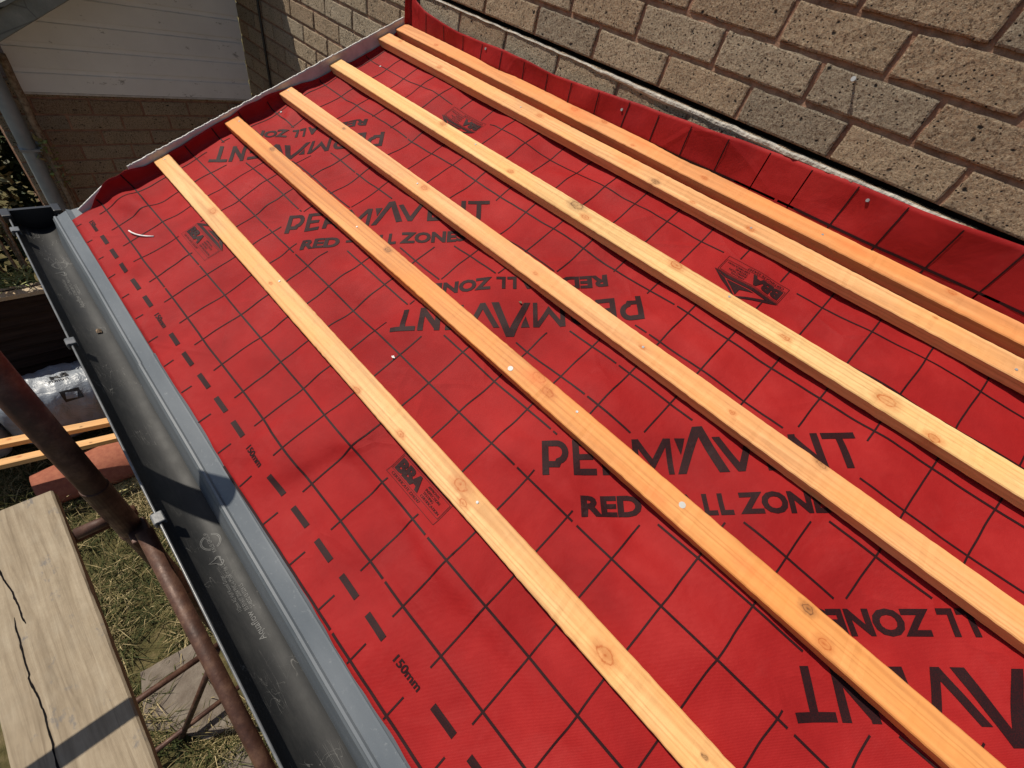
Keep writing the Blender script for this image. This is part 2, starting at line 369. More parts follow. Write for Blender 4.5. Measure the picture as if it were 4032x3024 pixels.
def strip(pts, wdt, mb):
    run = []
    def flush():
        if len(run) > 1:
            vs = []; L = []
            for i, (a, b) in enumerate(run):
                a0, b0 = run[max(i-1, 0)]; a1, b1 = run[min(i+1, len(run)-1)]
                l = math.hypot(a1-a0, b1-b0); nx, ny = -(b1-b0)/l*wdt/2, (a1-a0)/l*wdt/2
                for s_ in (-1, 1):
                    u, v = pc(a+s_*nx, b+s_*ny); vs.append(surf(u, v, OFF))
            mb.add(vs, [(2*i, 2*i+2, 2*i+3, 2*i+1) for i in range(len(run)-1)])
        run.clear()
    for (a, b) in pts:
        u, v = pc(a, b)
        if knocked(a, b) or not inmem(u-.03, v+.03 if v > 0 else v-.01): flush()
        else: run.append((a, b))
    flush()
def rng(a, b, st=.05): n = max(1, int(round((b-a)/st))); return [a+(b-a)*i/n for i in range(n+1)]
for bl, wd in [(-1.09, .043), (0, .043), (1, .042), (2, .04), (3, .038), (4, .038), (5, .038), (6, .038), (7, .034), (8, .038), (9, .038), (10, .03), (11, .04), (12, .05)]:
    s0 = -2.2
    for gap in [-6.4+9.9*q + (.0 if bl < 3 else .25) for q in range(4)] + [99]:
        e = min(gap, 25); 
        if e > s0: strip([(a, bl) for a in rng(s0, e)], wd, grid_mb)
        s0 = gap+.07
for a in range(-2, 25):
    strip([(a, b) for b in rng(-.22, 13.9)], .03, grid_mb); strip([(a, b) for b in rng(-1.35, -.76)], .03, grid_mb)
for q in range(-1, 5):
    s0 = 4.20+5.13*q
    for kx in range(5):
        x0 = s0+.95+.845*kx; wd_ = .5
        for yy in (-.545, -.518, -.491, -.464): strip([(a, yy) for a in rng(x0, x0+wd_)], .0285, grid_mb)
grid_o = grid_mb.build('printed_grid', M['ink'], membrane, recalc=False)

def txt_polys(s_, wdt, hgt, bold=.0, x0=0, y0=0, font_shear=0):
    cu = bpy.data.curves.new('t', 'FONT'); cu.body = s_; cu.size = 1; cu.offset = bold; cu.resolution_u = 3; cu.fill_mode = 'FRONT'
    o = bpy.data.objects.new('t', cu); C.objects.link(o); bpy.context.view_layer.update()
    me = bpy.data.meshes.new_from_object(o.evaluated_get(bpy.context.evaluated_depsgraph_get()))
    bpy.data.objects.remove(o); bpy.data.curves.remove(cu)
    xs = [v.co.x for v in me.vertices]; ys = [v.co.y for v in me.vertices]
    ax, bx, ay, by = min(xs), max(xs), min(ys), max(ys)
    hs = hgt/(by-ay); ws = wdt/(bx-ax) if wdt else hs
    vs = [(x0+(v.co.x-ax)*ws, y0+(v.co.y-ay)*hs) for v in me.vertices]; fs = [tuple(p_.vertices) for p_ in me.polygons]
    bpy.data.meshes.remove(me); return vs, fs
def stroke(pts, wd):
    out = []; n = len(pts); vs = []
    for i in range(n):
        p_ = Vector(pts[i]); d0 = (p_-Vector(pts[i-1])).normalized() if i else None; d1 = (Vector(pts[i+1])-p_).normalized() if i < n-1 else None
        d = ((d0 or d1)+(d1 or d0)).normalized(); nn = Vector((-d.y, d.x)); kk = 1/max(.45, nn.dot(Vector((-(d1 or d0).y, (d1 or d0).x))))
        vs += [tuple(p_+nn*wd/2*kk), tuple(p_-nn*wd/2*kk)]
    return vs, [(2*i, 2*i+1, 2*i+3, 2*i+2) for i in range(n-1)]
def cut_drop(vs, fs, tof, cell=.1):
    """cut flat lettering along a fine lattice, then lay every vertex on the surface given by tof(x,y)"""
    bm = bmesh.new(); bv = [bm.verts.new((x, y, 0)) for x, y in vs]
    for f in fs:
        try: bm.faces.new([bv[i] for i in f])
        except ValueError: pass
    xs = [v[0] for v in vs]; ys = [v[1] for v in vs]
    for ax in (0, 1):
        a, b = (min(xs), max(xs)) if ax == 0 else (min(ys), max(ys)); t = math.ceil(a/cell)*cell
        while t < b:
            bmesh.ops.bisect_plane(bm, geom=bm.verts[:]+bm.edges[:]+bm.faces[:], plane_co=(t, 0, 0) if ax == 0 else (0, t, 0), plane_no=(1, 0, 0) if ax == 0 else (0, 1, 0)); t += cell
    bm.verts.index_update()
    V_ = [tof(v.co.x, v.co.y) for v in bm.verts]; F_ = [tuple(v.index for v in f.verts) for f in bm.faces]; bm.free(); return V_, F_
def arc(cx, cy, rx, ry, a0, a1, n=8): return [(cx+rx*cos(radians(a0+(a1-a0)*i/n)), cy+ry*sin(radians(a0+(a1-a0)*i/n))) for i in range(n+1)]
W_ = .125; H_ = .68
def bowl(x, yt, yb, r): return [(x, yt)] + arc(x+r, (yt+yb)/2, (yt-yb)/2*1.05, (yt-yb)/2, 90, -90) + [(x, yb)]
LOGO = [stroke([(.06, 0), (.06, H_)], W_), stroke([(.05, H_-.06), (.28, H_-.06)]+arc(.28, H_-.24, .16, .18, 80, -80)+[(.28, .20), (.05, .20)], .12),
        stroke([(.64, 0), (.64, H_)], W_), stroke([(.64, H_-.06), (1.0, H_-.06)], .12), stroke([(.64, H_/2), (.96, H_/2)], .11), stroke([(.64, .06), (1.01, .06)], .12),
        stroke([(1.18, 0), (1.18, H_)], W_), stroke([(1.17, H_-.06), (1.38, H_-.06)]+arc(1.38, H_-.23, .15, .17, 80, -80)+[(1.38, .23), (1.17, .23)], .12), stroke([(1.38, .25), (1.58, 0)], .13),
        stroke([(1.77, 0), (1.77, H_)], .11), stroke([(1.79, H_-.02), (2.08, .2), (2.36, H_-.02)], .11), stroke([(2.39, 0), (2.39, H_)], .105),
        ([(2.52, .68), (2.72, .68), (2.67, .52), (2.61, .36)], [(0, 1, 2, 3)]),
        ([(2.50, 0), (2.65, 0), (2.97, .69), (3.22, 0), (3.40, 0), (3.06, .89), (2.88, .89)], [(0, 1, 2, 6), (2, 5, 6), (2, 3, 4, 5)]),
        ([(3.20, .67), (3.34, .67), (3.60, .17), (3.83, .67), (3.96, .67), (3.66, 0), (3.54, 0)], [(0, 1, 2, 6), (2, 5, 6), (2, 3, 4, 5)]),
        stroke([(4.12, 0), (4.12, H_)], W_), stroke([(4.12, H_-.06), (4.45, H_-.06)], .12), stroke([(4.12, H_/2), (4.42, H_/2)], .11), stroke([(4.12, .06), (4.46, .06)], .12),
        stroke([(4.64, 0), (4.64, H_)], W_), stroke([(4.62, H_-.04), (5.02, .05)], .13), stroke([(5.02, 0), (5.02, H_)], W_),
        stroke([(5.14, H_-.06), (5.73, H_-.06)], .12), stroke([(5.44, 0), (5.44, H_)], W_)]
SUB = [txt_polys('RED', 1.09, .37, .045, .67, -.75), stroke([(1.93, -.57), (2.14, -.57)], .08), txt_polys('A', .42, .37, .045, 2.33, -.75), stroke([(2.86, -.38), (2.86, -.715), (3.04, -.715)], .085), stroke([(3.12, -.38), (3.12, -.715), (3.30, -.715)], .085), txt_polys('ZONES', 1.74, .38, .045, 3.40, -.755)]
for P0, d, q in frames():
    if P0[0] < -3 or P0[0] > 23: continue
    let = MB()
    for vs, fs in LOGO+SUB:
        def tof(x, y):
            u, v = pc(P0[0]+x*d[0]+y*q[0], P0[1]+x*d[1]+y*q[1]); return surf(u, v, OFF)
        let.add(*cut_drop(vs, fs, tof))
    let.build('printed_lettering', M['ink'], membrane, recalc=False)
def rect_lines(x0, y0, x1, y1, wd): return [stroke([(x0, y0), (x1, y0)], wd), stroke([(x1, y0), (x1, y1)], wd), stroke([(x1, y1), (x0, y1)], wd), stroke([(x0, y1), (x0, y0)], wd)]
BBA = rect_lines(0, 0, 1.5, .47, .008) + rect_lines(.03, .115, 1.47, .44, .008) + [txt_polys('BBA', .74, .27, .06, .06, .14), txt_polys('CERTIFICATE 22/6247', .88, .055, .006, .1, .035),
       txt_polys('APPROVAL', .34, .05, .008, .88, .36), txt_polys('INSPECTION', .42, .05, .008, .88, .29), txt_polys('TESTING', .30, .05, .008, .88, .22), txt_polys('CERTIFICATION', .54, .05, .008, .88, .15),
       ([(-.03, .49), (1.56, .49), (1.22, .57), (.22, .57)], [(0, 1, 2, 3)]), ([(-.03, .50), (.26, .585), (.78, .93), (.72, .95)], [(0, 1, 2, 3)]),
       ([(.52, .60), (1.18, .60), (.80, .90), (.80, .72)], [(0, 1, 3), (1, 2, 3)]), ([(.78, .95), (.86, .93), (1.56, .50), (1.24, .585)], [(0, 1, 2, 3)])]
for (pa, pb), s_ in BB[:5]:
    mark = MB()
    for vs, fs in BBA: mark.add(*cut_drop(vs, fs, lambda x, y: surf(*pc(pa+x*s_, pb+y*s_), OFF+.002), .12))
    mark.build('printed_certificate_mark', M['ink'], membrane, recalc=False)
T150 = txt_polys('150mm', .60, .13, .03)
for q in range(-1, 4):
    mark = MB(); mark.add(*cut_drop(*T150, lambda x, y: surf(*pc(4.24+5.13*q+x, -.58+y), OFF), .12))
    mark.build('printed_measure', M['ink'], membrane, recalc=False)

# ------------------------------------------------------------------ battens
KN = [[(3.87, .34, .07, 0), (11.71, .05, .05, 0), (13.18, .13, .045, 0), (14.78, .33, .085, 0), (15.05, .15, .05, 0), (18.28, .22, .085, 0), (19.96, .30, .02, 1), (7.6, .2, .03, 0)],
      [(2.68, .40, .05, 1), (8.92, .36, .05, 1), (14.56, .28, .075, 0), (20.3, .14, .055, 0), (14.2, .4, .09, 0), (19.91, .38, .05, 1)],
      [(3.64, .36, .03, 1), (7.8, .32, .06, 0), (17.3, .26, .03, 0), (15.23, .26, .03, 0), (18.9, .47, .05, 1), (12.2, .2, .03, 0)],
      [(6.11, .40, .06, 0), (11.56, .38, .10, 1), (12.0, .2, .06, 0), (14.56, .39, .08, 0), (17.26, .25, .05, 0), (19.25, .24, .09, 0), (20.12, .08, .06, 0), (9.3, .2, .05, 0)],
      [(1.02, .4, .04, 0), (3.6, .15, .05, 0), (12.52, .12, .06, 1), (13.66, .1, .035, 0), (15.17, .2, .05, 0), (19.1, .4, .02, 0), (8.2, .3, .05, 0)],
      [(2.2, .2, .04, 0), (8.64, .35, .06, 0), (9.72, .42, .05, 0), (13.2, .2, .04, 0), (18.88, .41, .04, 0), (11.0, .1, .03, 0)]]
ST = [[], [(14.1, .3, .6, .3), (17.3, .15, .4, .2), (19.0, .25, .6, .2)], [], [], [(11.5, .3, .8, .3)], [(8.8, .3, 1.2, .3), (16.9, .3, .7, .25), (11, .3, .8, .3)]]
NL = [[(.3, .3), (7.72, .39), (15.23, .34)], [(.39, .39), (7.61, .29), (13.63, .14), (15.26, .37), (17.7, .33)], [(.16, .3), (7.51, .30), (15.23, .28)], [(7.66, .36), (15.9, .40)], [(7.44, .25), (15.16, .24), (20.57, .18)], [(16.26, .25)]]
BIG = {(1, 2), (1, 4)}
CO = [((.60, .29, .11), (.82, .49, .215)), ((.56, .205, .06), (.76, .35, .115)), ((.62, .275, .105), (.80, .43, .19)), ((.62, .34, .13), (.84, .55, .25)), ((.60, .28, .11), (.82, .46, .21)), ((.56, .225, .08), (.76, .35, .14))]
LB = ['lowest batten beside the gutter, pale with one large oval knot', 'second batten up from the gutter, deep orange with a round plug-like knot',
      'third batten from the gutter, even orange timber with few knots', 'fourth batten from the gutter, palest yellow timber with dark knots',
      'fifth batten from the gutter, side by side with the one at the wall', 'topmost reddish batten tight against the upturned membrane at the wall']
EX = [(-1.55, 24.0), (-1.49, 24.0), (-1.46, 24.5), (-1.60, 25), (-1.62, 25), (-1.45, 25)]
GB = 'timber battens laid along the red roof'
for k in range(6):
    mb = MB(); x0, x1 = EX[k]; L = x1-x0; n = 260
    def ring(x, k=k):
        j = lambda q: .012*nz(x*.35, k*7+q)+.006*nz(x*4, k*3+q)+.008*nz(x*11, q)
        e = .018
        P = [(0+j(1), e), (e+j(1), 0), (BW-e+j(2), 0), (BW+j(2), e), (BW+j(2), BT-e+j(3)), (BW-e+j(2), BT+j(3)), (e+j(4), BT+j(5)), (0+j(4), BT-e+j(5))]
        return P
    vs = []
    for i in range(n+1):
        x = L*i/n
        for (yy, zz) in ring(x): vs.append((x+(.03*(yy-.2) if i == 0 else 0), yy, zz+.004))
    fs = [(i*8+q, i*8+(q+1) % 8, (i+1)*8+(q+1) % 8, (i+1)*8+q) for i in range(n) for q in range(8)] + [tuple(range(8))[::-1], tuple(n*8+q for q in range(8))]
    mb.add(vs, fs)
    o = mb.build('roofing_batten', m_wood('batten_softwood_%d' % k, *CO[k], KN[k], k+1, 0, ST[k]), label=LB[k], cat='timber batten', group=GB)
    o.location = RF(x0, VB[k], .0)*S; o.rotation_euler = (TH, 0, 0)
    for i, (nx, ny) in enumerate(NL[k]):
        r = .058 if (k, i) in BIG else .026
        h = MB(); h.tube([(nx, ny, BT-.03), (nx, ny, BT+.012)], r, 14)
        h.build('nail', M['pvc'] if (k, i) in BIG else M['steel'], o)

# clout nails through the membrane
def clout(P, nrm, label):
    h = MB(); P = Vector(P); nrm = Vector(nrm)
    h.tube([P-nrm*.05, P+nrm*.015], .035, 12); h.build('clout_nail', M['steel'], label=label, cat='nail', group='clout nails holding the membrane')
wy = RF(0, VW).y
def wallpt(u, z): return surf(u, VW + z - VW*sn, .012)
clout(wallpt(8.62, 5.95), (0, -1, .1), 'galvanised clout nail in upturned membrane, middle one along the wall')
clout(wallpt(15.07, 6.33), (0, -1, .1), 'galvanised clout nail in upturned membrane, nearest to the camera')
clout(wallpt(2.99, 5.90), (0, -1, .1), 'small clout nail in shaded membrane upturn above the far batten ends')
clout(surf(-.55, 10.1, .0), RF(0, 0, 1), 'white clout nail head in membrane below the far end of the fifth batten')
clout(surf(-1.05, 6.2, .0), RF(0, 0, 1), 'white clout nail beside the far end of the third batten')

# white curved offcut lying on the membrane
mb = MB(); pts = []
for (a, b) in [(.60, .17), (.74, .20), (.90, .26), (1.05, .34), (1.2, .45), (1.36, .6)]: pts.append(surf(a, b, .035+.03*sin(a*3)))
mb.tube(pts, .022, 8); mb.build('plastic_strip', M['scrap'], label='thin curved white plastic offcut lying on the red membrane near the gutter', cat='offcut', smooth=True)
# small crumbs of card
for (px, py, lab) in [(9.9, 3.05, 'tiny pink card crumb on the membrane between the first and second battens'), (10.9, 6.05, 'small dark crumb lying on the printed word below the third batten')]:
    mb = MB(); c_ = surf(px, py, .03); mb.add([c_+Vector((-.05, 0, 0)), c_+Vector((.03, -.03, .02)), c_+Vector((.05, .03, .0)), c_+Vector((-.01, .04, .03)), c_+Vector((0, 0, -.02))], [(0, 1, 2, 3), (0, 4, 1), (1, 4, 2), (2, 4, 3), (3, 4, 0)])
    mb.build('debris_crumb', M['scrap'] if 'pink' in lab else M['soil'], label=lab, cat='debris')

# ------------------------------------------------------------------ brick walls
def brick_wall(root, org, ux, nrm, boxes, holes=(), L=2.27, H=.7575, ph=0, jt=.11, res=(14, 6), seed=1, top=None, ztop=None, dep=1.0):
    """bricks as real blocks standing proud of a mortar face. boxes: (x0,x1,k0,k1) courses"""
    mb = MB(); ux = Vector(ux); nrm = Vector(nrm); uz = Vector((0, 0, 1)); rd = random.Random(seed); org = Vector(org)
    for (x0, x1, k0, k1) in boxes:
        for k in range(k0, k1):
            off = ph + (L/2 if k % 2 else 0)
            i0 = math.floor((x0-off)/L); i1 = math.ceil((x1-off)/L)
            for i in range(i0, i1):
                a = max(off+i*L+jt/2, x0); b = min(off+(i+1)*L-jt/2, x1); c = k*H+jt/2; d = (k+1)*H-jt/2
                if b-a < .15: continue
                if top:
                    if c > max(top(a), top(b)): continue
                if ztop and d > ztop.get(k, 1e9): d = ztop[k]
                nx, nzz = (max(3, int(res[0]*(b-a)/L)), res[1]); r = rd.random(); jo = rd.uniform(-.010, .018)
                vs = []; s1 = rd.uniform(0, 99)
                for p_ in range(nx+1):
                    for q in range(nzz+1):
                        x = a if p_ == 0 else b if p_ == nx else a+.035+(b-a-.07)*(p_-1)/(nx-2); z = c if q == 0 else d if q == nzz else c+.035+(d-c-.07)*(q-1)/(nzz-2); ex = min(x-a, b-x); ez = min(z-c, d-z); e = min(ex, ez)
                        if ex < 1e-6: x += (.02*nz(z*4, s1, i)-.0)
                        if ez < 1e-6: z += .022*nz(x*3.5, s1+7, k)
                        o_ = jo - (.016 if e < 1e-6 else 0) + .014*nz(x*5, z*5, s1)
                        if ex < 1e-6 and ez < 1e-6: o_ -= .02
                        vs.append(org+ux*x+uz*z+nrm*o_)
                fs = [(p_*(nzz+1)+q, (p_+1)*(nzz+1)+q, (p_+1)*(nzz+1)+q+1, p_*(nzz+1)+q+1) for p_ in range(nx) for q in range(nzz)]
                n0 = len(vs); rim = [p_*(nzz+1) for p_ in range(nx+1)] + [nx*(nzz+1)+q for q in range(1, nzz+1)] + [p_*(nzz+1)+nzz for p_ in range(nx-1, -1, -1)] + [q for q in range(nzz-1, 0, -1)]
                for t in rim: vs.append(vs[t]-nrm*.3)
                m_ = len(rim); fs += [(rim[t], n0+t, n0+(t+1) % m_, rim[(t+1) % m_]) for t in range(m_)]
                mb.add(vs, fs, r)
    return mb
def sheet_wall(x0, x1, z0, z1, org, ux, nrm, back=.055, st=.14, amp=.03, topf=None):
    mb = MB(); org = Vector(org); ux = Vector(ux); nrm = Vector(nrm)
    nu = max(2, int((x1-x0)/st)); nv = max(2, int((z1-z0)/st))
    def fn(s_, t):
        x = x0+(x1-x0)*s_; zt = z1 if topf is None else min(z1, topf(x)); z = z0+(zt-z0)*t
        return org+ux*x+Vector((0, 0, z))-nrm*(back-amp*nz(x*2.5, z*2.5, 2)-.5*amp*nz(x*8, z*8, 5))
    mb.grid(fn, nu, nv); return mb
YW = 10.9
house = empty('house_wall', (6, YW, -26), label='tan brick house wall above the red roof with pink mortar and a dark open bed joint', cat='brick wall')
# course index k: bed below it at Z = 7.42 + .7575*k  (k=-1 is the course below the raked joint)
org = (12.72, YW, 7.42); zt = {-2: -.835}
bw = brick_wall(house, org, (1, 0, 0), (0, -1, 0), [(-14.3, 13.5, -4, 9), (-30.6, -14.3, -14, 9)], ph=0, res=(16, 7), seed=5, ztop=zt, jt=.105)
put(bw.build('bricks', M['brick'], recalc=False), house)
mo = sheet_wall(-30.6, 13.5, -.72, 6.9, org, (1, 0, 0), (0, -1, 0), st=.2)
mo2 = sheet_wall(-30.6, 13.5, -10.6, -.84, org, (1, 0, 0), (0, -1, 0), st=.2)
mo.v += [] ; k0 = len(mo.v); mo.f += [tuple(i+k0 for i in f) for f in mo2.f]; mo.v += mo2.v; mo.t += mo2.t
put(mo.build('mortar', M['mortar'], recalc=False), house)
lg = MB()
def lgf(s_, t):
    x = -4+29*s_; w_ = .035+.03*nz(x*1.7, 3)+.014*nz(x*6, 1); z0 = 6.575+.02*nz(x*2.1, 7); hgt = (.15+.05*nz(x*.8, 2))*min(1, max(.35, (x-4)/6)); w_ *= min(1, max(.3, (x-4)/6))
    return [(x, YW+.1, z0+.005), (x, YW-w_*.7, z0), (x, YW-w_-.02, z0-.035), (x, YW-w_-.02+.01*nz(x*9, 4), z0-hgt*.6), (x, YW+.0, z0-hgt), (x, YW+.1, z0-hgt)][int(round(t*5))]
lg.grid(lgf, 420, 5); put(lg.build('mortar_ledge', M['ledge'], recalc=False), house)
bk = MB(); bk.box((-18.0, YW+.45, -26), (26.3, YW+2, 14.3)); put(bk.build('wall_core', M['dark']), house)
# nail standing out of a brick
P = Vector((13.45, YW, 8.0)); mb = MB(); mb.tube([P+Vector((0, .1, 0)), P+Vector((-.03, -.17, .03))], .022, 10); mb.tube([P+Vector((-.03, -.165, .03)), P+Vector((-.033, -.185, .034))], .045, 12)
mb.build('wall_nail', M['steel'], label='single nail sticking out of a brick high on the house wall', cat='nail')

# neighbour wing: gable facing the camera at X = -18
wing = empty('neighbouring_extension', (-18, 5, -26), label='shaded brick extension with white clad gable beyond the end of the roof', cat='house extension')
vz = lambda y: .86 + .613*(y-.125)
bw = brick_wall(wing, (-18, 0, -25.76), (0, 1, 0), (1, 0, 0), [(-1.1, 10.9, 0, 32)], ph=.4, res=(8, 4), seed=9)
put(bw.build('bricks', M['brick'], recalc=False), wing)
put(sheet_wall(-1.1, 10.9, -25.9, -1.6, (-18, 0, 0), (0, 1, 0), (1, 0, 0), st=.4).build('mortar', M['mortar'], recalc=False), wing)
mb = MB(); mb.box((-60, -1.05, -26), (-18.35, 10.8, -1.5)); put(mb.build('wall_core', M['mortar']), wing)
cl = MB()
for k in range(12):
    z0 = -1.98+1.045*k; z1 = z0+1.03
    def yl(z): return max(.3, .23+(z-.30)/.60)
    if z0 > 6.6: break
    y0, y1 = yl(z0), yl(z1)
    if k < 2: y0 = y1 = .3
    prof = [(z0, .0), (z0+.02, .17), (z0+.80, .13), (z0+.84, .06), (z0+1.0, .05), (z0+1.045, .03)]
    vs = []
    for z, d in prof: vs += [(-18+d+.02, yl(z) if z > .34 else .3, z), (-18+d+.02, 10.89, z)]
    cl.add(vs, [(2*i, 2*i+1, 2*i+3, 2*i+2) for i in range(5)])
put(cl.build('cladding', M['clad'], recalc=False), wing)
mb = MB(); mb.box((-18.02, .28, -2.06), (-17.80, 10.72, -1.97)); put(mb.build('trim', M['pvc']), wing)
# roof with verge
mb = MB(); r0, r1 = -2.2, 10.85
mb.add([(-14.1, r0, vz(r0)+.0), (-14.1, r1, vz(r1)), (-14.1, r1, vz(r1)+.84), (-14.1, r0, vz(r0)+.84), (-17.6, r0, vz(r0)), (-17.6, r1, vz(r1)), (-17.6, r1, vz(r1)+.84), (-17.6, r0, vz(r0)+.84)],
       [(0, 1, 2, 3), (4, 7, 6, 5), (0, 4, 5, 1), (3, 2, 6, 7), (0, 3, 7, 4), (1, 5, 6, 2)])
put(mb.build('verge_board', M['sheet'], bevel=.004), wing)
mb = MB()
for i in range(9):
    a = r0-.2+i*1.5; b = a+1.65; zz = .86
    mb.add([(-13.95, a, vz(a)+zz), (-60, a, vz(a)+zz), (-60, b, vz(b)+zz+.0), (-13.95, b, vz(b)+zz), (-13.95, a, vz(a)+zz+.16), (-60, a, vz(a)+zz+.16), (-60, b, vz(b)+zz+.02), (-13.95, b, vz(b)+zz+.02)],
           [(0, 1, 2, 3), (4, 7, 6, 5), (0, 4, 5, 1), (1, 5, 6, 2), (2, 6, 7, 3), (3, 7, 4, 0)])
put(mb.build('roof', M['sheet']), wing)
mb = MB(); mb.box((-17.75, r0, vz(r0)-.6), (-17.3, r0+.3, vz(r0)))
# downpipe, its bracket, bare stem on the corner
pp = MB(); pp.tube([(-17.0, -.50, 1.0), (-17.0, -.52, -2.4), (-17.0, -.59, -6.8), (-17.0, -.62, -14), (-17, -.65, -25.9)], .33, 24)
dp = pp.build('downpipe', M['pipe'], smooth=True, label='grey downpipe at the corner of the shaded extension', cat='downpipe')
br = MB(); br.box((-17.6, -.2, -4.3), (-16.8, -.08, -4.15)); br.box((-17.35, -.92, -4.3), (-16.65, -.14, -4.18)); br.build('bracket', M['pipe'], dp)
st = MB(); rd = random.Random(3)
st.tube([(-16.9+.08*nz(i*.7), .13-.006*i+.05*nz(i*.9, 3), -.2-.45*i) for i in range(58)], .16, 8, r2=.24)
st.tube([(-16.75, .05+.1*nz(i*.5, 8), -4.6-.4*i) for i in range(30)], .07, 6)
tr = st.build('climbing_shrub', M['soil'], smooth=True, label='dry peeling climber stem with a few leaves beside the downpipe', cat='climbing plant')
def leaves(mb, cen, rad, n, size, rd, flat=0):
    for _ in range(n):
        while True:
            q = Vector((rd.uniform(-1, 1), rd.uniform(-1, 1), rd.uniform(-1, 1)))
            if q.length < 1: break
        c = Vector(cen)+Vector((q.x*rad[0], q.y*rad[1], q.z*rad[2]))
        d = Vector((rd.gauss(0, 1), rd.gauss(0, 1), rd.gauss(0, .6))).normalized(); e = d.cross(Vector((rd.gauss(0, 1), rd.gauss(0, 1), 1))).normalized(); nn = d.cross(e)
        s_ = size*rd.uniform(.6, 1.3)
        mb.add([c, c+d*s_*.5+e*s_*.28+nn*s_*.05, c+d*s_, c+d*s_*.5-e*s_*.28+nn*s_*.05], [(0, 1, 2), (0, 2, 3)], rd.random())
lf = MB()
for i in range(7): leaves(lf, (-16.7, .1+rd.uniform(-.2, .2), -3.9-.35*i), (.3, .3, .3), 9, .3, rd)
leaves(lf, (-16.6, .05, -3.95), (.2, .25, .2), 14, .26, rd)
lf.build('leaf', m_leaf('dry_and_green_leaf', (.30, .17, .10), (.16, .24, .05)), tr)
# cable on the house wall
mb = MB(); mb.tube([(-14.75+.02*i, YW-.12, 9-.5*i) for i in range(50)], .07, 8)
mb.build('wall_cable', M['black'], smooth=True, label='thin black cable running down the house wall in the shaded corner', cat='cable')

# ------------------------------------------------------------------ eaves: verge board, trays, gutter, structure under the membrane
vb = MB(); n = 260; vs = []
for i in range(n+1):
    v = -.62+12.75*i/n; jag = .45 + .015*nz(v*3, 1) + (.05*abs(nz(v*9, 2)) if 1.2 < v < 9 else .01*nz(v*8))
    if v < 1.25: jag = .33
    if v < .35: jag = .10+.23*max(0, (v+.62)/.97)
    for (u, nn) in ((-1.50, -1.2), (-1.50, jag-.03), (-1.515, jag), (-1.555, jag-.01*nz(v*20)), (-1.57, jag-.04), (-1.57, -1.2)): vs.append(RF(u, v, nn))
fs = [(i*6+q, i*6+q+1, (i+1)*6+q+1, (i+1)*6+q) for i in range(n) for q in range(5)] + [(0, 1, 2, 3, 4, 5), tuple(n*6+q for q in range(6))[::-1]]
vb.add(vs, fs); vb.build('verge_board', M['pvc'], label='white plastic board with rough cut top along the far end of the roof', cat='verge board')

def tray(x0, x1, lift, label):
    P = []; 
    prof = [RF(0, -.4, -.20+lift), RF(0, -.86, -.10+lift), RF(0, -.95, -.02+lift), RF(0, -.98, -.055+lift), RF(0, -1.01, -.055+lift), RF(0, -1.28, -.075+lift), RF(0, -1.30, -.04+lift), RF(0, -1.345, -.035+lift), RF(0, -1.37, -.06+lift)]
    y, z = prof[-1].y, prof[-1].z
    prof += [Vector((0, y-.03, z-.05)), Vector((0, y-.02, z-.10)), Vector((0, y-.06, z-.35)), Vector((0, y-.10, z-.60)), Vector((0, y-.14, z-.92))]
    n = int((x1-x0)/.25); mb = MB(); 
    mb.grid(lambda s_, t: (lambda x, p_: (x, p_.y+.012*nz(x*.3, 1), p_.z+.012*nz(x*.45, 4)))(x0+(x1-x0)*s_, prof[min(len(prof)-1, int(round(t*(len(prof)-1))))]), n, len(prof)-1)
    o = mb.build('eaves_tray', M['tray'], recalc=False, label=label, cat='eaves tray', group='blue-grey eaves trays over the gutter')
    s_ = o.modifiers.new('t', 'SOLIDIFY'); s_.thickness = .0018; s_.offset = 1; return o
tray(5.45, 25, .03, 'long blue-grey eaves tray nearer the camera, lapped over the next one')
tray(-2.15, 5.75, 0, 'blue-grey eaves tray at the far end beside the gutter stop end')

GY, GZ, GR = -1.59, -1.13, .56
def gp(x, a, r=GR): return Vector((x, GY-r*cos(a), GZ-r*sin(a)))     # a: 0 outer lip .. pi back
gut = MB(); gx0, gx1 = -3.6, 26; n = 80
gut.grid(lambda s_, t: gp(gx0+(gx1-gx0)*s_, t*pi), n, 32)
g = gut.build('gutter', M['gutter'], smooth=True, recalc=False, label='black half round plastic gutter running along the eaves', cat='gutter')
s_ = g.modifiers.new('t', 'SOLIDIFY'); s_.thickness = .0024; s_.offset = 0
lip = MB(); lip.tube([(gx0+(gx1-gx0)*i/60, GY-GR-.005, GZ+.005) for i in range(61)], .024, 8); lip.tube([(gx0+(gx1-gx0)*i/60, GY+GR, GZ) for i in range(61)], .03, 8)
lip.build('rim', M['clip'], g, smooth=True)
se = MB()
vs = [gp(gx0-.02, pi*i/24, GR+.05) for i in range(25)] + [gp(gx0-.14, pi*i/24, GR+.05) for i in range(25)] + [gp(gx0+.25, pi*i/24, GR+.04) for i in range(25)] + [gp(gx0+.25, pi*i/24, GR+.0) for i in range(25)]
top = [Vector((x, y, GZ+.10)) for x in (gx0-.02, gx0-.14) for y in (GY-GR-.05, GY+GR+.05)]
se.add(vs, [tuple(range(25)), tuple(range(49, 24, -1))] + [(i, i+1, 26+i, 25+i) for i in range(24)] + [(i+1, i, 50+i, 51+i) for i in range(24)] + [(50+i, 75+i, 76+i, 51+i) for i in range(24)])
se.box((gx0-.14, GY-GR-.05, GZ), (gx0-.02, GY+GR+.05, GZ+.12))
se.build('stop_end', M['black'], g, recalc=True)
se2 = MB()
